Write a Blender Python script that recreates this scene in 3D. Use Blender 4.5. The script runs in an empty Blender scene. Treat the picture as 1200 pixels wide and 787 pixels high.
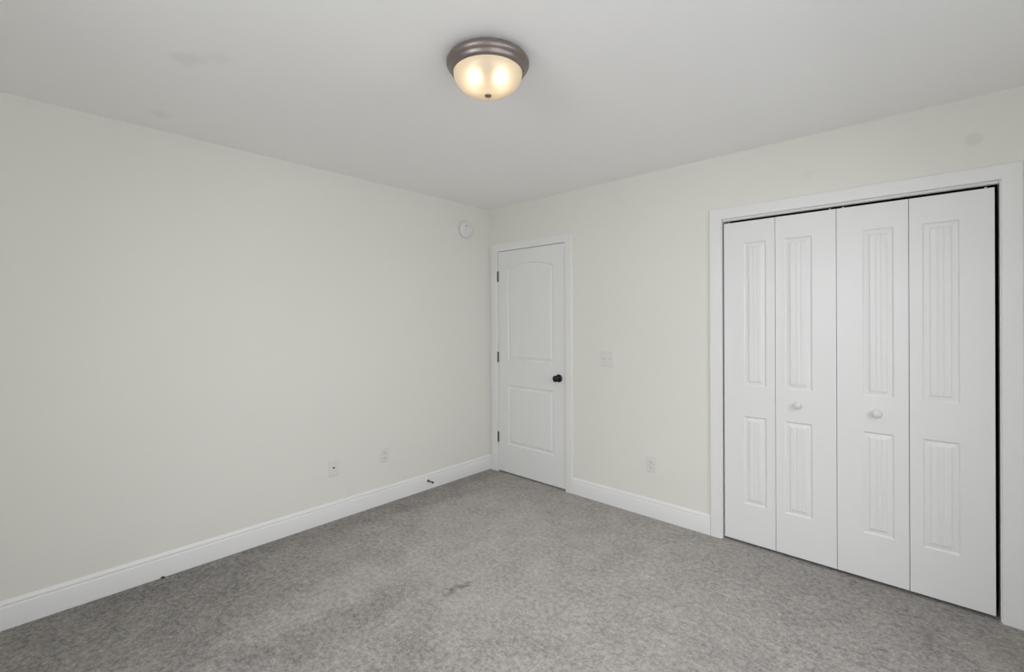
import bpy, bmesh, math, random
from mathutils import Matrix, Vector

# ------------------------------------------------------------------ camera, world, light, exposure
S = bpy.context.scene
C = S.collection
cd = bpy.data.cameras.new('camera')
cam = bpy.data.objects.new('camera', cd); C.objects.link(cam)
cd.sensor_fit = 'HORIZONTAL'; cd.sensor_width = 36.0
cd.lens = 545.1148 / 1200 * 36.0
cd.shift_y = -(393.5 - 375.4982) / 1200
cd.clip_start = 0.02; cd.clip_end = 60
cam.matrix_world = (Matrix.Translation((3.1383, -3.0928, 1.3941)) @ Matrix.Rotation(0.7447, 4, 'Z')
                    @ Matrix.Rotation(math.pi / 2, 4, 'X') @ Matrix.Rotation(-0.0035, 4, 'Z'))
S.camera = cam

S.view_settings.view_transform = 'Standard'
S.view_settings.look = 'None'
S.view_settings.gamma = 1.0
S.view_settings.use_curve_mapping = False
S.view_settings.exposure = 0.0
S.cycles.max_bounces = 16
S.cycles.diffuse_bounces = 14
S.cycles.use_denoising = True

W = bpy.data.worlds.new('overcast_sky'); S.world = W
W.use_nodes = True
W.node_tree.nodes['Background'].inputs[0].default_value = (0.90, 0.95, 1.0, 1)
W.node_tree.nodes['Background'].inputs[1].default_value = 0.6

# room: left wall x=0, closet/door wall y=0, right wall x=RX, window wall y=RY
RX, RY, H = 3.66, -3.66, 2.44
WIN = (1.55, 2.90, 0.70, 2.12)          # x0, x1, z0, z1 of the window in the wall behind the camera
ADDED_WINR = (-3.36, -0.66, 0.62, 2.12)       # y0, y1, z0, z1 of an unseen double window, added in the right wall for evener light

def area(name, loc, rot, sx, sy, power, col):
    l = bpy.data.lights.new(name, 'AREA'); l.shape = 'RECTANGLE'; l.size = sx; l.size_y = sy
    l.energy = power; l.color = col
    o = bpy.data.objects.new(name, l); C.objects.link(o)
    o.location = loc; o.rotation_euler = rot
    return o
# daylight panels outside the windows, mostly tilted down; the right pair is added fill
area('sky_behind_camera', ((WIN[0] + WIN[1]) / 2, RY - .6, 2.0), (math.radians(55), 0, 0), WIN[1] - WIN[0], 1.5, 104, (0.962, 0.975, 1.0))
area('fill_right_far', (RX + .7, -1.3, 2.1), (math.radians(50), 0, math.radians(90)), 1.3, 1.5, 64, (0.962, 0.975, 1.0))
area('fill_right_near', (RX + .3, -2.7, 1.4), (math.radians(90), 0, math.radians(90)), 1.3, 1.4, 22, (0.962, 0.975, 1.0))
BULB = 8.2

# ------------------------------------------------------------------ materials
def lin(c):
    return tuple(((x / 255) / 12.92 if x / 255 <= 0.04045 else ((x / 255 + 0.055) / 1.055) ** 2.4) for x in c) + (1,)

def mat(name, col, rough=0.5, metal=0.0, spec=0.5):
    m = bpy.data.materials.new(name); m.use_nodes = True
    b = m.node_tree.nodes['Principled BSDF']
    b.inputs['Base Color'].default_value = col
    b.inputs['Roughness'].default_value = rough
    b.inputs['Metallic'].default_value = metal
    b.inputs['Specular IOR Level'].default_value = spec
    return m

class NT:
    def __init__(s, m):
        s.t = m.node_tree; s.b = s.t.nodes['Principled BSDF']
        s.pos = s.t.nodes.new('ShaderNodeTexCoord').outputs['Object']
    def n(s, typ, **kw):
        x = s.t.nodes.new(typ)
        for k, v in kw.items(): setattr(x, k, v)
        return x
    def link(s, a, b): s.t.links.new(a, b)
    def noise(s, scale, detail=2, rough=0.5, vec=None):
        x = s.n('ShaderNodeTexNoise'); x.inputs['Scale'].default_value = scale
        x.inputs['Detail'].default_value = detail; x.inputs['Roughness'].default_value = rough
        s.link(vec or s.pos, x.inputs['Vector']); return x
    def math(s, op, a, b=None, clamp=False):
        x = s.n('ShaderNodeMath', operation=op); x.use_clamp = clamp
        for i, v in enumerate((a, b)):
            if v is None: continue
            if isinstance(v, (int, float)): x.inputs[i].default_value = v
            else: s.link(v, x.inputs[i])
        return x.outputs[0]
    def rng(s, v, a, b, c, d, smooth=False):
        x = s.n('ShaderNodeMapRange')
        if smooth: x.interpolation_type = 'SMOOTHSTEP'
        s.link(v, x.inputs[0])
        for i, q in enumerate((a, b, c, d)): x.inputs[i + 1].default_value = q
        return x.outputs[0]
    def vmath(s, op, a, b):
        x = s.n('ShaderNodeVectorMath', operation=op)
        for i, v in enumerate((a, b)):
            if isinstance(v, (tuple, list)): x.inputs[i].default_value = v
            else: s.link(v, x.inputs[i])
        return x
    def blob(s, vec, c, r, soft=0.5, rot=0.0):
        """soft-edged ellipsoid mask in object coordinates (1 inside, 0 outside)"""
        m = s.n('ShaderNodeMapping', vector_type='TEXTURE')
        m.inputs['Location'].default_value = c; m.inputs['Rotation'].default_value = (0, 0, rot); m.inputs['Scale'].default_value = r
        s.link(vec, m.inputs['Vector'])
        l = s.n('ShaderNodeVectorMath', operation='LENGTH'); s.link(m.outputs[0], l.inputs[0])
        return s.rng(l.outputs['Value'], 1.0 - soft, 1.0 + soft, 1, 0, True)
    def mix(s, fac, a, b, typ='MIX'):
        x = s.n('ShaderNodeMix', data_type='RGBA', blend_type=typ)
        if isinstance(fac, (int, float)): x.inputs[0].default_value = fac
        else: s.link(fac, x.inputs[0])
        for i, v in ((6, a), (7, b)):
            if isinstance(v, tuple): x.inputs[i].default_value = v
            else: s.link(v, x.inputs[i])
        return x.outputs[2]
    def bump(s, h, strength, dist):
        x = s.n('ShaderNodeBump'); x.inputs['Strength'].default_value = strength; x.inputs['Distance'].default_value = dist
        s.link(h, x.inputs['Height']); s.link(x.outputs[0], s.b.inputs['Normal'])

WALL = (0.758, 0.750, 0.703, 1)
CEIL = (0.925, 0.925, 0.925, 1)
TRIM = (0.775, 0.775, 0.775, 1)

def painted(name, col, marks=()):
    m = mat(name, col, 0.6, 0, 0.25); t = NT(m)
    n = t.noise(55, 3); t.bump(n.outputs[0], 0.06, 0.004)
    c = t.mix(t.rng(t.noise(1.3, 2).outputs[0], 0.3, 0.7, 0, 1), tuple(x * 0.985 for x in col[:3]) + (1,), col)
    wob = t.noise(9, 3)
    vec = t.vmath('ADD', t.pos, t.vmath('MULTIPLY', t.vmath('SUBTRACT', wob.outputs['Color'], (.5, .5, .5)).outputs[0], (.12, .12, .12)).outputs[0]).outputs[0]
    for cc, r, soft, k, warp in marks:
        f = t.math('MULTIPLY', t.blob(vec if warp else t.pos, cc, r, soft), k)
        c = t.mix(f, c, tuple(x * 0.8 for x in col[:3]) + (1,))
    t.link(c, t.b.inputs['Base Color']); return m

M_wall = painted('cream_wall_paint', WALL)
M_wallback = painted('cream_wall_paint_patched', WALL, [((3.255, 0, 2.242), (.031, .1, .031), .3, .45, False),
                                                        ((2.585, 0, 2.225), (.03, .1, .02), .5, .2, True)])
M_ceil = painted('flat_white_ceiling_paint', CEIL, [((.93, -2.60, 2.44), (.065, .045, .2), .6, .36, True),
                                                    ((1.03, -2.52, 2.44), (.05, .045, .2), .6, .2, True),
                                                    ((.26, -2.57, 2.44), (.05, .04, .2), .6, .3, True)])
M_trim = mat('white_satin_trim_paint', TRIM, 0.35, 0, 0.4)
M_door = mat('white_satin_door_paint', (0.77, 0.772, 0.772, 1), 0.38, 0, 0.4)
M_plate = mat('white_plastic_cover', (0.715, 0.71, 0.68, 1), 0.4)
M_slot = mat('dark_slot', (0.10, 0.10, 0.10, 1), 0.6)
M_device = mat('white_plastic_device', (0.72, 0.72, 0.705, 1), 0.4)
M_bronze = mat('oil_rubbed_bronze', (0.035, 0.032, 0.03, 1), 0.32, 0.85)
M_hinge = mat('dark_bronze_hinge', (0.10, 0.095, 0.09, 1), 0.4, 0.7)
M_nickel = mat('brushed_bronze_pan', (0.24, 0.205, 0.19, 1), 0.38, 0.8)
M_steel = mat('zinc_bracket', (0.6, 0.6, 0.6, 1), 0.35, 0.9)
M_knob = mat('white_knob_enamel', (0.70, 0.70, 0.69, 1), 0.25)
M_dark = mat('shade_dark_gypsum', (0.05, 0.05, 0.05, 1), 0.9, 0, 0.1)  # interior shade put into the colour
M_vinyl = mat('white_vinyl', (0.75, 0.75, 0.75, 1), 0.4)
M_scrap = mat('dark_scrap', (0.03, 0.028, 0.025, 1), 0.8)

def carpet():
    m = mat('grey_cut_pile_carpet', (0.28, 0.27, 0.26, 1), 0.95, 0, 0.05); t = NT(m)
    t.b.inputs['Sheen Weight'].default_value = 0.15
    t.b.inputs['Sheen Roughness'].default_value = 0.6
    fine = t.noise(90, 3, .6); med = t.noise(36, 3, .6); big = t.noise(6, 4, .6)
    st = t.n('ShaderNodeMapping'); st.inputs['Scale'].default_value = (5.5, 1.3, 1); t.link(t.pos, st.inputs['Vector'])
    nap = t.noise(1.0, 3, .55, st.outputs[0])
    wob = t.noise(7, 4, .6)
    vec = t.vmath('ADD', t.pos, t.vmath('MULTIPLY', t.vmath('SUBTRACT', wob.outputs['Color'], (.5, .5, .5)).outputs[0], (.22, .22, 0)).outputs[0]).outputs[0]
    v = t.math('ADD', t.rng(fine.outputs[0], .25, .75, -.34, .34), t.rng(med.outputs[0], .3, .7, -.27, .27))
    v = t.math('ADD', v, t.rng(big.outputs[0], .3, .7, -.13, .13))
    v = t.math('ADD', v, t.rng(nap.outputs[0], .35, .65, -.03, .03))
    # brushed pile: vacuum strokes running along the left wall, a lighter untouched field, and a few scuffs; painted-in light falloff too: dark edges and corners, bright centre
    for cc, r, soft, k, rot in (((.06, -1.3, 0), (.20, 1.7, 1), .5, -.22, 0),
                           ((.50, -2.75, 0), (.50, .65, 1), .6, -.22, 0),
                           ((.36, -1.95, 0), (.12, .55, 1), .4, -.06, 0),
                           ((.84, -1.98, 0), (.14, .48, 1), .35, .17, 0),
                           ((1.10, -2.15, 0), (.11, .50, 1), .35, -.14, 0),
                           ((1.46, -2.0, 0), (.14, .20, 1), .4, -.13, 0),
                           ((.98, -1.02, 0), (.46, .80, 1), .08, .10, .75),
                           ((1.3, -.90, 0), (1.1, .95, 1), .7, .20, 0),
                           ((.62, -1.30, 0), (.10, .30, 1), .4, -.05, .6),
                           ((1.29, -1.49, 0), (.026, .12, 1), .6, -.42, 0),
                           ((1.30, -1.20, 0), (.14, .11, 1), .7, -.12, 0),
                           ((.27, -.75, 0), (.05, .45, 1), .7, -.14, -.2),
                           ((2.95, -.55, 0), (.5, .8, 1), .9, -.14, 0)):  # lower-right darkening: light falloff put into the pile colour
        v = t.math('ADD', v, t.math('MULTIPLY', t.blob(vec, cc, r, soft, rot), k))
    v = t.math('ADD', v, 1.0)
    cr = t.n('ShaderNodeCombineColor')
    for i, k in enumerate((.290, .271, .254)): t.link(t.math('MULTIPLY', v, k), cr.inputs[i])
    t.link(cr.outputs[0], t.b.inputs['Base Color'])
    h = t.math('ADD', t.math('MULTIPLY', fine.outputs[0], .5), med.outputs[0])
    t.bump(h, 0.5, 0.012)
    return m
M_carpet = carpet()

def frosted():
    m = bpy.data.materials.new('frosted_alabaster_glass'); m.use_nodes = True; t = m.node_tree
    t.nodes.remove(t.nodes['Principled BSDF'])
    tr = t.nodes.new('ShaderNodeBsdfTranslucent'); tr.inputs[0].default_value = (0.95, 0.86, 0.72, 1)
    di = t.nodes.new('ShaderNodeBsdfDiffuse'); di.inputs[0].default_value = (0.9, 0.85, 0.76, 1)
    gl = t.nodes.new('ShaderNodeBsdfGlossy'); gl.inputs['Roughness'].default_value = 0.25
    a = t.nodes.new('ShaderNodeMixShader'); a.inputs[0].default_value = 0.35
    rf = t.nodes.new('ShaderNodeBsdfRefraction'); rf.inputs['Roughness'].default_value = 0.85; rf.inputs['IOR'].default_value = 1.3; rf.inputs[0].default_value = (0.95, 0.88, 0.78, 1)
    c = t.nodes.new('ShaderNodeMixShader'); c.inputs[0].default_value = 0.22
    b = t.nodes.new('ShaderNodeMixShader'); b.inputs[0].default_value = 0.04
    t.links.new(tr.outputs[0], a.inputs[1]); t.links.new(di.outputs[0], a.inputs[2])
    t.links.new(a.outputs[0], c.inputs[1]); t.links.new(rf.outputs[0], c.inputs[2]); t.links.new(c.outputs[0], b.inputs[1]); t.links.new(gl.outputs[0], b.inputs[2])
    t.links.new(b.outputs[0], t.nodes['Material Output'].inputs[0]); return m
M_frost = frosted()

def emit(name, col, k):
    m = bpy.data.materials.new(name); m.use_nodes = True; t = m.node_tree
    t.nodes.remove(t.nodes['Principled BSDF'])
    e = t.nodes.new('ShaderNodeEmission'); e.inputs[0].default_value = col; e.inputs[1].default_value = k
    t.links.new(e.outputs[0], t.nodes['Material Output'].inputs[0]); return m
M_bulb = emit('warm_bulb_glow', (1.0, 0.83, 0.60, 1), BULB)

def pane():
    m = bpy.data.materials.new('clear_window_glass'); m.use_nodes = True; t = m.node_tree
    t.nodes.remove(t.nodes['Principled BSDF'])
    a = t.nodes.new('ShaderNodeBsdfTransparent'); a.inputs[0].default_value = (.97, .97, .97, 1)
    g = t.nodes.new('ShaderNodeBsdfGlossy'); g.inputs['Roughness'].default_value = 0.02
    x = t.nodes.new('ShaderNodeMixShader'); x.inputs[0].default_value = 0.06
    t.links.new(a.outputs[0], x.inputs[1]); t.links.new(g.outputs[0], x.inputs[2])
    t.links.new(x.outputs[0], t.nodes['Material Output'].inputs[0]); return m
M_pane = pane()

# ------------------------------------------------------------------ mesh helpers
def obj(name, bm, m, parent=None, smooth=None, bevel=0.0):
    bmesh.ops.remove_doubles(bm, verts=bm.verts, dist=1e-6)
    bmesh.ops.recalc_face_normals(bm, faces=bm.faces)
    me = bpy.data.meshes.new(name); bm.to_mesh(me); bm.free()
    o = bpy.data.objects.new(name, me); C.objects.link(o)
    me.materials.append(m)
    if parent: o.parent = parent
    if smooth is not None:
        for p in me.polygons: p.use_smooth = True
        me.set_sharp_from_angle(angle=math.radians(smooth))
    if bevel:
        b = o.modifiers.new('bevel', 'BEVEL'); b.width = bevel; b.segments = 2; b.limit_method = 'ANGLE'
    return o

def tag(o, label, cat, group=None, kind=None):
    o['label'] = label; o['category'] = cat
    if group: o['group'] = group
    if kind: o['kind'] = kind
    return o

def struct(name, bm, m, parent=None, **k):
    o = obj(name, bm, m, parent, **k)
    if not parent: o['kind'] = 'structure'
    return o

def empty(name, loc, rotz=0):
    o = bpy.data.objects.new(name, None); C.objects.link(o)
    o.location = loc; o.rotation_euler = (0, 0, rotz); o.empty_display_size = .05
    return o

def box(bm, x0, x1, y0, y1, z0, z1):
    v = [bm.verts.new((x, y, z)) for x in (x0, x1) for y in (y0, y1) for z in (z0, z1)]
    for f in ((0, 1, 3, 2), (4, 6, 7, 5), (0, 4, 5, 1), (2, 3, 7, 6), (0, 2, 6, 4), (1, 5, 7, 3)):
        bm.faces.new([v[i] for i in f])
    return bm

def bx(*a): return box(bmesh.new(), *a)

def sweep(bm, prof, frames):
    """prof: list of (a, b); frames: list of (origin, A, B) vectors; closed profile, capped"""
    rings = [[bm.verts.new(Vector(o) + Vector(A) * a + Vector(B) * b) for a, b in prof] for o, A, B in frames]
    n = len(prof)
    for r0, r1 in zip(rings, rings[1:]):
        for i in range(n): bm.faces.new((r0[i], r0[(i + 1) % n], r1[(i + 1) % n], r1[i]))
    bm.faces.new(rings[0]); bm.faces.new(rings[-1][::-1])
    return bm

def lathe(bm, prof, axis_o, axis='Z', seg=48):
    """prof: list of (r, h) along the axis; r==0 collapses to a point"""
    rings = []
    for r, h in prof:
        ring = []
        for k in range(1 if r < 1e-7 else seg):
            a = 2 * math.pi * k / seg; c, s = r * math.cos(a), r * math.sin(a)
            p = {'Z': (c, s, h), 'Y': (c, h, s), 'X': (h, c, s)}[axis]
            ring.append(bm.verts.new(Vector(axis_o) + Vector(p)))
        rings.append(ring)
    for a, b in zip(rings, rings[1:]):
        if len(a) == 1 and len(b) == 1: continue
        for k in range(seg):
            k2 = (k + 1) % seg
            if len(a) == 1: bm.faces.new((a[0], b[k], b[k2]))
            elif len(b) == 1: bm.faces.new((a[k], a[k2], b[0]))
            else: bm.faces.new((a[k], a[k2], b[k2], b[k]))
    return bm

def wall_with_holes(axis, lo, hi, t0, t1, z0, z1, holes):
    """slab wall along x with rectangular holes [(a0, a1, h0, h1)]; thickness t0..t1 in y"""
    bm = bmesh.new()
    xs = sorted({lo, hi} | {h[0] for h in holes} | {h[1] for h in holes})
    zs = sorted({z0, z1} | {h[2] for h in holes if z0 < h[2] < z1} | {h[3] for h in holes})
    solid = lambda i, j: 0 <= i < len(xs) - 1 and 0 <= j < len(zs) - 1 and not any(
        h[0] <= (xs[i] + xs[i + 1]) / 2 <= h[1] and h[2] <= (zs[j] + zs[j + 1]) / 2 <= h[3] for h in holes)
    P = lambda x, y, z: bm.verts.new((x, y, z))
    for i in range(len(xs) - 1):
        for j in range(len(zs) - 1):
            if not solid(i, j): continue
            x0, x1, a, b = xs[i], xs[i + 1], zs[j], zs[j + 1]
            for y in (t0, t1): bm.faces.new([P(x0, y, a), P(x1, y, a), P(x1, y, b), P(x0, y, b)])
            if not solid(i - 1, j): bm.faces.new([P(x0, t0, a), P(x0, t1, a), P(x0, t1, b), P(x0, t0, b)])
            if not solid(i + 1, j): bm.faces.new([P(x1, t0, a), P(x1, t1, a), P(x1, t1, b), P(x1, t0, b)])
            if not solid(i, j - 1): bm.faces.new([P(x0, t0, a), P(x0, t1, a), P(x1, t1, a), P(x1, t0, a)])
            if not solid(i, j + 1): bm.faces.new([P(x0, t0, b), P(x0, t1, b), P(x1, t1, b), P(x1, t0, b)])
    return bm

# ------------------------------------------------------------------ the setting
DX0, DX1, DZ = 0.112, 0.880, 2.036          # doorway between the jambs
CX0, CX1, CZ = 2.112, 3.3385, 2.036          # closet opening between the jambs
WT = 0.115
struct('floor', bx(-.12, RX + .12, RY - .12, 1.3, -.12, 0), M_carpet)
struct('ceiling', bx(-.12, RX + .12, RY - .12, WT, H, H + .12), M_ceil)
struct('wall_left', bx(-.12, 0, RY - .12, WT, 0, H), M_wall)
wr = wall_with_holes('x', RY - .12, WT, 0, .12, 0, H, [ADDED_WINR])
bmesh.ops.transform(wr, matrix=Matrix(((0, 1, 0, RX), (1, 0, 0, 0), (0, 0, 1, 0), (0, 0, 0, 1))), verts=wr.verts)
struct('wall_right', wr, M_wall)
struct('wall_back', wall_with_holes('x', 0, RX, 0, WT, 0, H,
       [(DX0 - .018, DX1 + .018, -1, DZ + .018), (CX0 - .018, CX1 + .018, -1, CZ + .018)]), M_wallback)
struct('wall_front', wall_with_holes('x', 0, RX, RY - .12, RY, 0, H, [WIN]), M_wall)
# closet interior and hall behind the door, both closed; near-black colour stands in for their shade
def shell(x0, x1, y0, y1, z1):
    bm = bmesh.new()
    box(bm, x0 - .05, x0, y0, y1, 0, z1); box(bm, x1, x1 + .05, y0, y1, 0, z1)
    box(bm, x0 - .05, x1 + .05, y1, y1 + .05, 0, z1); box(bm, x0 - .05, x1 + .05, y0, y1 + .05, z1, z1 + .05)
    return bm
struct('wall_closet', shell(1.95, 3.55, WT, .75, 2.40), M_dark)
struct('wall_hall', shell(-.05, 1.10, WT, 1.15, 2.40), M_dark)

# jambs
def jamb(x0, x1, z1, stop=None):
    bm = bmesh.new()
    box(bm, x0 - .018, x0, 0, WT, 0, z1 + .018); box(bm, x1, x1 + .018, 0, WT, 0, z1 + .018)
    box(bm, x0, x1, 0, WT, z1, z1 + .018)
    if stop:
        box(bm, x0, x0 + .011, stop, stop + .035, 0, z1); box(bm, x1 - .011, x1, stop, stop + .035, 0, z1)
        box(bm, x0 + .011, x1 - .011, stop, stop + .035, z1 - .011, z1)
    return bm
struct('trim_1', jamb(DX0, DX1, DZ, .037), M_trim)
struct('trim_2', jamb(CX0, CX1, CZ), M_trim)

# casings: profile (distance from the inner edge, thickness)
CP = [(0, 0), (0, .0085), (.0022, .0110), (.030, .0126), (.061, .0150), (.0665, .0146), (.069, .0120), (.069, 0)]
def casing(x0, x1, z1):
    """left, head and right legs as one mitred surround"""
    bm = bmesh.new()
    B = Vector((0, -1, 0))
    fr = [((x0, 0, 0), (-1, 0, 0), B), ((x0, 0, z1), (-1, 0, 1), B), ((x1, 0, z1), (1, 0, 1), B), ((x1, 0, 0), (1, 0, 0), B)]
    return sweep(bm, CP, fr)
struct('trim_3', casing(DX0 - .004, DX1 + .004, 2.033), M_trim, smooth=35)
struct('trim_4', casing(CX0 - .004, CX1 + .004, 2.033), M_trim, smooth=35)

# baseboards: profile (out from the wall, height)
BP = [(0, 0), (.0145, 0), (.0145, .098), (.0135, .101), (.0105, .104), (.0105, .109), (.0112, .113), (.0100, .118), (.0070, .122), (.0055, .127), (.0035, .130), (0, .130)]
def baseboard(name, p0, p1, out):
    d = Vector(out)
    return struct(name, sweep(bmesh.new(), BP, [(p0, d, (0, 0, 1)), (p1, d, (0, 0, 1))]), M_trim, smooth=35)
baseboard('baseboard_left', (0, RY, 0), (0, 0, 0), (1, 0, 0))
baseboard('baseboard_back', (DX1 + .0735, 0, 0), (CX0 - .0735, 0, 0), (0, -1, 0))
baseboard('baseboard_back_closet_side', (CX1 + .0735, 0, 0), (RX - .0146, 0, 0), (0, -1, 0))
baseboard('baseboard_back_corner', (.0148, 0, 0), (DX0 - .0735, 0, 0), (0, -1, 0))
baseboard('baseboard_right', (RX, RY, 0), (RX, 0, 0), (-1, 0, 0))
baseboard('baseboard_front', (.0148, RY, 0), (RX - .0148, RY, 0), (0, 1, 0))

# double-hung windows: one behind the camera, an unseen double one added in the right wall to even the light
def window(name, lo, hi, z0, z1, M):
    """built along x with the room at y > 0 of the plane, then placed by the matrix M"""
    y0, y1 = -.11, -.03; c = (lo + hi) / 2
    def put(bm):
        bmesh.ops.transform(bm, matrix=M, verts=bm.verts); return bm
    bm = bmesh.new()
    for a in ((lo, lo + .05, z0, z1), (hi - .05, hi, z0, z1), (lo + .05, hi - .05, z0, z0 + .05), (lo + .05, hi - .05, z1 - .05, z1),
              (c - .04, c + .04, z0 + .05, z1 - .05)):
        box(bm, a[0], a[1], y0, y1, a[2], a[3])
    w = struct(name, put(bm), M_vinyl, bevel=.003)
    for a, b in ((lo + .05, c - .04), (c + .04, hi - .05)):
        obj('pane', put(bx(a, b, y0 + .035, y0 + .041, z0 + .05, z1 - .05)), M_pane, w)
        zm = (z0 + z1) / 2
        obj('meeting_rail', put(bx(a, b, y0 + .045, y1 - .005, zm - .02, zm + .02)), M_vinyl, w)
window('window_1', *WIN, Matrix.Translation((0, RY, 0)))
window('added_window_2', *ADDED_WINR, Matrix(((0, -1, 0, RX), (1, 0, 0, 0), (0, 0, 1, 0), (0, 0, 0, 1))))

# ------------------------------------------------------------------ moulded doors
def lines(lo, hi, extra, step):
    xs = sorted({round(v, 5) for v in extra if lo <= v <= hi} | {lo, hi})
    out = []
    for a, b in zip(xs, xs[1:]):
        n = max(1, int(math.ceil((b - a) / step - 1e-6)))
        out += [a + (b - a) * i / n for i in range(n)]
    return out + [hi]

PROF = [(0, 0), (.003, .0030), (.007, .0066), (.011, .0070), (.023, .0052), (.0265, .0046), (.0305, .0010), (.034, .0004)]
def depth(d):
    if d <= 0: return 0.0
    for (a, p), (b, q) in zip(PROF, PROF[1:]):
        if d < b: return p + (q - p) * (d - a) / (b - a)
    return PROF[-1][1]

def door_slab(x0, x1, z0, z1, y, thick, panels, grooves, xstep=.05, zstep=.25):
    """panels: [(px0, px1, pz0, pz1, rise)]; rise > 0 arches the top edge. grooves: x positions of plank grooves."""
    ex, ez = [], []
    for p in panels:
        for d, _ in PROF:
            ex += [p[0] + d, p[1] - d]; ez += [p[2] + d, p[3] - d]
        if p[4] > 0: ez += [p[3] - .05 + i * .002 for i in range(int((p[4] + .06) / .002))]
    for g in grooves: ex += [g - .005, g, g + .005]
    arch = any(p[4] > 0 for p in panels)
    X = lines(x0, x1, ex, .006 if arch else xstep); Z = lines(z0, z1, ez, zstep)
    def h(x, z):
        for p in panels:
            if not (p[0] < x < p[1] and p[2] < z < p[3] + p[4]): continue
            top = p[3]
            if p[4] > 0:
                u = (x - (p[0] + p[1]) / 2) / ((p[1] - p[0]) / 2)
                top = p[3] + p[4] * (1 - u * u)
            d = min(x - p[0], p[1] - x, z - p[2], top - z)
            v = depth(d)
            if d > .032:
                for g in grooves:
                    v = max(v, .0018 * max(0, 1 - abs(x - g) / .005) + .0004)
            return v
        return 0.0
    bm = bmesh.new()
    F = [[bm.verts.new((x, y + h(x, z), z)) for z in Z] for x in X]
    for i in range(len(X) - 1):
        for j in range(len(Z) - 1):
            bm.faces.new((F[i][j], F[i + 1][j], F[i + 1][j + 1], F[i][j + 1]))
    e = [F[i][0] for i in range(len(X))] + [F[-1][j] for j in range(1, len(Z))] + [F[i][-1] for i in range(len(X) - 2, -1, -1)] + [F[0][j] for j in range(len(Z) - 2, 0, -1)]
    bk = [bm.verts.new((v.co.x, y + thick, v.co.z)) for v in e]
    n = len(e)
    for i in range(n): bm.faces.new((e[i], bk[i], bk[(i + 1) % n], e[(i + 1) % n]))
    bm.faces.new(bk)
    return bm

# bedroom door: two-panel arch-top slab
SX0, SX1 = .1155, .8765
P_UP = (.236, .758, 1.036, 1.862, .045); P_LO = (.236, .758, .268, .806, 0)
gr = [.236 + .034 + (.522 - .068) * k / 5 for k in range(1, 5)]
d1 = struct('door_1', door_slab(SX0, SX1, .012, 2.030, .0005, .035, [P_UP, P_LO], gr), M_door)
tag(d1, 'closed white arch-top two-panel bedroom door with dark hinges beside the room corner', 'door', kind='structure')
for zc in (1.803, 1.058, .319):
    bm = bmesh.new()
    lathe(bm, [(0, -.050), (.0045, -.049), (.0062, -.045), (.0062, .045), (.0045, .049), (0, .050)], (DX0 + .0015, -.0050, zc), 'Z', 16)
    box(bm, DX0 + .0015, SX0 + .006, -.0012, .0004, zc - .044, zc + .044)
    obj('hinge', bm, M_hinge, d1, smooth=40)['label'] = 'dark bronze hinge'
bm = bmesh.new()
lathe(bm, [(0, 0), (.032, 0), (.033, -.004), (.029, -.008), (.016, -.011), (.0125, -.016), (0, -.016)], (.815, .0004, .916), 'Y', 32)
rose = obj('rose', bm, M_bronze, d1, smooth=40)
bm = bmesh.new()
lathe(bm, [(0, -.012), (.011, -.014), (.0105, -.028), (.016, -.033), (.0245, -.040), (.0275, -.048), (.0265, -.055), (.021, -.061), (.010, -.0645), (0, -.065)], (.815, 0, .916), 'Y', 40)
obj('doorknob', bm, M_bronze, d1, smooth=50)['label'] = 'dark bronze round doorknob'
obj('latch_plate', bx(SX1 - .0004, SX1 + .0018, .004, .030, .888, .944), M_hinge, d1)

# closet: two bifold pairs
LE = [2.1205, 2.4125, 2.7150, 3.0195, 3.3245]
LP = [(2.237, 2.364), (2.460, 2.600), (2.830, 2.960), (3.071, 3.206)]
LY = .009
def leaf(i, parent):
    a, b = LE[i] + .0013, LE[i + 1] - .0013
    p0, p1 = LP[i]
    pans = [(p0, p1, .985, 1.872, 0), (p0, p1, .255, .797, 0)]
    w = p1 - p0 - .068
    g = [p0 + .034 + w * k / 3 for k in (1, 2)]
    o = obj('leaf', door_slab(a, b, .017, 2.0045, LY, .033, pans, g), M_door, parent)
    return o
def knob(x, z, parent):
    bm = bmesh.new()
    pr = [(0, .001), (.0125, .0005), (.0125, -.003), (.0095, -.005), (.0095, -.011), (.0175, -.0155), (.0208, -.0205), (.0200, -.0255), (.0150, -.0290), (.0080, -.0305), (0, -.0308)]
    lathe(bm, [(r, LY + h) for r, h in pr], (x, 0, z), 'Y', 32)
    obj('knob', bm, M_knob, parent, smooth=50)
def pivot(x, parent):
    bm = lathe(bmesh.new(), [(0, 2.0040), (.0045, 2.0040), (.0045, 2.0125), (0, 2.0125)], (x, LY + .010, 0), 'Z', 12)
    obj('pivot_pin', bm, M_steel, parent, smooth=40)
for name, idx, kx, lab in (('door_2', (0, 1), 2.530, 'left white bifold pair of the closet, its knob on the leaf nearest the middle'),
                           ('door_3', (2, 3), 2.890, 'right white bifold pair of the closet, next to the wide dark gap')):
    e = empty(name, ((LE[idx[0]] + LE[idx[1] + 1]) / 2, LY, 0)); tag(e, lab, 'closet door', 'bifold closet doors', 'structure')
    bpy.context.view_layer.update()
    inv = e.matrix_world.inverted()
    for i in idx:
        l = leaf(i, e); l.matrix_parent_inverse = inv
        if i in (1, 2): knob(kx, .900, l)
        pivot(LE[i + 1] - .03 if i in (1, 3) else LE[i] + .03, l)
# head track of the bifolds
bm = bmesh.new()
box(bm, CX0 + .001, CX1 - .001, .011, .014, 2.0215, 2.0359); box(bm, CX0 + .001, CX1 - .001, .034, .037, 2.0215, 2.0359)
box(bm, CX0 + .001, CX1 - .001, .014, .034, 2.0335, 2.0359)
tag(obj('bifold_track', bm, M_trim), 'pale metal track under the closet head, above the bifold leaves', 'door track')

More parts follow.
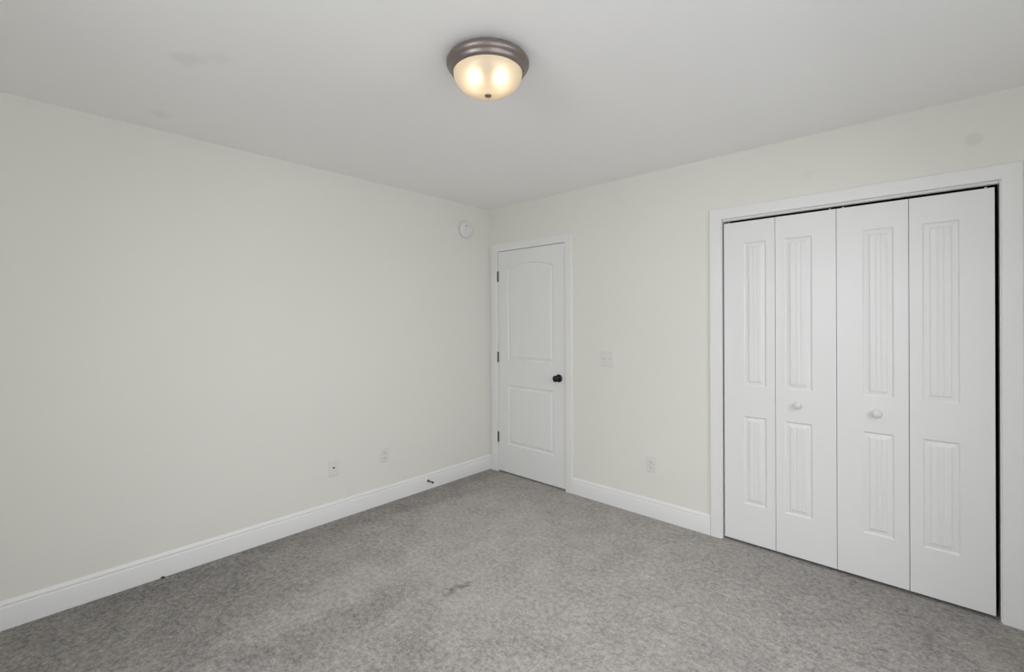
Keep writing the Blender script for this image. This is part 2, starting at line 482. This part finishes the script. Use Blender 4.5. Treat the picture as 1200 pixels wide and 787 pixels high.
# ------------------------------------------------------------------ ceiling light
LX, LYc = 1.822, -1.800
t = empty('ceiling_light', (LX, LYc, H))
tag(t, 'round flush-mount ceiling light with bronze pan and glowing frosted bowl', 'ceiling light')
bm = lathe(bmesh.new(), [(0, 0), (.105, 0), (.125, -.004), (.145, -.012), (.158, -.020), (.1632, -.029), (.1636, -.036), (.1605, -.044), (.1545, -.050), (.1505, -.054), (.1490, -.060), (.1440, -.067), (.1385, -.0705), (.1365, -.070), (.1365, -.060), (.142, -.045), (.135, -.016), (0, -.010)], (0, 0, 0), 'Z', 96)
obj('pan', bm, M_nickel, t, smooth=35)['label'] = 'brushed bronze metal pan'
R0, D0 = .1360, .088
pr = [(R0, -.062)] + [(R0 * math.cos(a), -.066 - D0 * math.sin(a) ** 0.94) for a in [math.pi / 2 * k / 24 for k in range(24)]] + [(0, -.066 - D0)]
bm = lathe(bmesh.new(), pr, (0, 0, 0), 'Z', 96)
obj('glass_bowl', bm, M_frost, t, smooth=60)['label'] = 'frosted glass bowl'
fin = lathe(bmesh.new(), [(0, -.151), (.0120, -.1525), (.0140, -.1550), (.0130, -.1580), (.0090, -.1605), (.0045, -.1620), (0, -.1625)], (0, 0, 0), 'Z', 24)
obj('finial', fin, M_nickel, t, smooth=50)
ca, sa = math.cos(.7447), math.sin(.7447)
for s in (-1, 1):
    bxp, byp = s * .047 * ca + .030 * sa, s * .047 * sa - .030 * ca
    bm = lathe(bmesh.new(), [(0, -.114), (.012, -.112), (.022, -.104), (.0255, -.092), (.023, -.079), (.016, -.067), (.0125, -.060), (.0125, -.047), (0, -.047)], (bxp, byp, 0), 'Z', 24)
    bl = obj('bulb', bm, M_bulb, t, smooth=60)
    sk = lathe(bmesh.new(), [(0, -.0465), (.0145, -.068), (.0185, -.068), (.0185, -.013), (0, -.013)], (bxp, byp, 0), 'Z', 20)
    obj('socket', sk, M_plate, bl, smooth=40)

# ------------------------------------------------------------------ wall fittings
def plate_bm(w, h, d, r=.004):
    """face plate in local x (width) / z (height), front towards -y, edges sloped"""
    bm = bmesh.new()
    a = [(-w / 2, -h / 2), (w / 2, -h / 2), (w / 2, h / 2), (-w / 2, h / 2)]
    lv = []
    for s, y in ((0, 0), (0, -d * .45), (r, -d)):
        lv.append([bm.verts.new((x - math.copysign(s, x), y, z - math.copysign(s, z))) for x, z in a])
    for p, q in zip(lv, lv[1:]):
        for i in range(4): bm.faces.new((p[i], p[(i + 1) % 4], q[(i + 1) % 4], q[i]))
    bm.faces.new(lv[0]); bm.faces.new(lv[-1]); return bm

def outlet(name, loc, rotz, label, group):
    e = empty(name, loc, rotz); tag(e, label, 'outlet', group)
    obj('plate', plate_bm(.070, .115, .006), M_plate, e)
    for s in (-1, 1):
        f = obj('receptacle', lathe(bmesh.new(), [(0, -.0058), (.0165, -.0058), (.0168, -.0072), (.0155, -.0078), (0, -.0078)], (0, 0, s * .0195), 'Y', 24), M_plate, e, smooth=40)
        sl = bmesh.new()
        for dx, hh in ((-.0063, .009), (.0063, .007)): box(sl, dx - .0011, dx + .0011, -.0081, -.0075, s * .0195 + .002 - hh / 2, s * .0195 + .002 + hh / 2)
        lathe(sl, [(0, -.0081), (.0024, -.0081), (.0024, -.0075), (0, -.0075)], (0, 0, s * .0195 - .0075), 'Y', 10)
        obj('slots', sl, M_slot, f)
    obj('screw', lathe(bmesh.new(), [(0, -.0058), (.003, -.0058), (.0026, -.0070), (0, -.0072)], (0, 0, 0), 'Y', 12), M_steel, e)
    return e
G = 'wall outlets'
outlet('wall_outlet', (0, -1.140, .371), math.pi / 2, 'white duplex outlet on the left wall, to the right of the cable plate', G)
outlet('wall_outlet', (1.628, 0, .374), 0, 'white duplex outlet low on the back wall between door and closet', G)

e = empty('cable_plate', (0, -1.542, .362), math.pi / 2)
tag(e, 'white wall plate with a single dark coaxial jack on the left wall', 'cable plate')
obj('plate', plate_bm(.070, .115, .006), M_plate, e)
bm = lathe(bmesh.new(), [(0, -.0058), (.0062, -.0058), (.0062, -.009), (.0048, -.009), (.0048, -.016), (0, -.016)], (-.003, 0, .006), 'Y', 18)
obj('coaxial_jack', bm, M_slot, e, smooth=30)['label'] = 'dark threaded jack'
for s in (-1, 1):
    obj('screw', lathe(bmesh.new(), [(0, -.0058), (.003, -.0058), (.0026, -.0070), (0, -.0072)], (0, 0, s * .042), 'Y', 12), M_steel, e)

e = empty('light_switch', (1.275, 0, 1.100))
tag(e, 'white two-gang toggle switch plate on the wall beside the door', 'light switch')
obj('plate', plate_bm(.116, .115, .006), M_plate, e)
for s in (-1, 1):
    obj('bezel', bx(s * .023 - .0055, s * .023 + .0055, -.0066, -.0055, -.0125, .0125), M_device, e)
    bm = bx(s * .023 - .0042, s * .023 + .0042, -.006, .004, -.0055, .0055)
    bmesh.ops.rotate(bm, verts=bm.verts, cent=(0, -.004, 0), matrix=Matrix.Rotation(.5, 3, 'X'))
    for v in bm.verts:
        if v.co.y < -.004: v.co.y -= .008; v.co.z += .004
    obj('toggle', bm, M_plate, e)
    for z in (-.030, .030):
        obj('screw', lathe(bmesh.new(), [(0, -.0058), (.003, -.0058), (.0026, -.0070), (0, -.0072)], (s * .023, 0, z), 'Y', 12), M_plate, e)

# smoke alarm on the left wall
e = empty('smoke_alarm', (0, -.307, 2.209), math.pi / 2)
tag(e, 'round white smoke alarm high on the left wall near the corner', 'smoke alarm')
obj('mounting_base', lathe(bmesh.new(), [(0, -.0002), (.078, -.0002), (.080, -.003), (.080, -.010), (0, -.010)], (0, 0, 0), 'Y', 48), M_device, e, smooth=40)
obj('alarm_body', lathe(bmesh.new(), [(0, -.0095), (.075, -.0095), (.0765, -.014), (.073, -.027), (.066, -.033), (.045, -.036), (.043, -.0345), (.040, -.0345), (.038, -.0365), (.020, -.038), (0, -.038)], (0, 0, 0), 'Y', 48), M_device, e, smooth=40)
obj('test_button', lathe(bmesh.new(), [(0, -.0375), (.012, -.0375), (.011, -.041), (0, -.0415)], (-.012, 0, -.010), 'Y', 24), M_plate, e, smooth=40)
obj('indicator', lathe(bmesh.new(), [(0, -.0370), (.0065, -.0370), (.0060, -.0385), (0, -.0390)], (-.014, 0, .030), 'Y', 14), M_slot, e, smooth=40)['label'] = 'small dark indicator'

# door stop on the baseboard
e = empty('door_stop', (.0145, -.735, .072))
tag(e, 'small dark spring door stop sticking out of the left baseboard', 'door stop')
obj('base_flange', lathe(bmesh.new(), [(0, -.0003), (.011, -.0003), (.0105, .004), (.006, .007), (0, .007)], (0, 0, 0), 'X', 20), M_hinge, e, smooth=40)
bm = bmesh.new(); prof = [(0, .006)]
for k in range(14): prof += [(.0045, .0065 + k * .0035), (.0060, .0082 + k * .0035)]
prof += [(.0045, .056), (0, .056)]
obj('spring', lathe(bm, prof, (0, 0, 0), 'X', 14), M_hinge, e, smooth=60)
obj('rubber_tip', lathe(bmesh.new(), [(0, .055), (.0075, .055), (.0085, .058), (.008, .066), (.005, .069), (0, .0695)], (0, 0, 0), 'X', 18), M_bronze, e, smooth=50)

# a scrap at the foot of the left baseboard
random.seed(4)
bm = bmesh.new(); bmesh.ops.create_icosphere(bm, subdivisions=2, radius=.0075)
for v in bm.verts:
    v.co *= .75 + .5 * random.random(); v.co.z = max(v.co.z * .8, -.004); v.co.y *= 1.35
for v in bm.verts: v.co += Vector((.0245, -2.522, .0042))
tag(obj('carpet_scrap', bm, M_scrap, smooth=40), 'tiny dark scrap lying where the carpet meets the left baseboard', 'scrap')
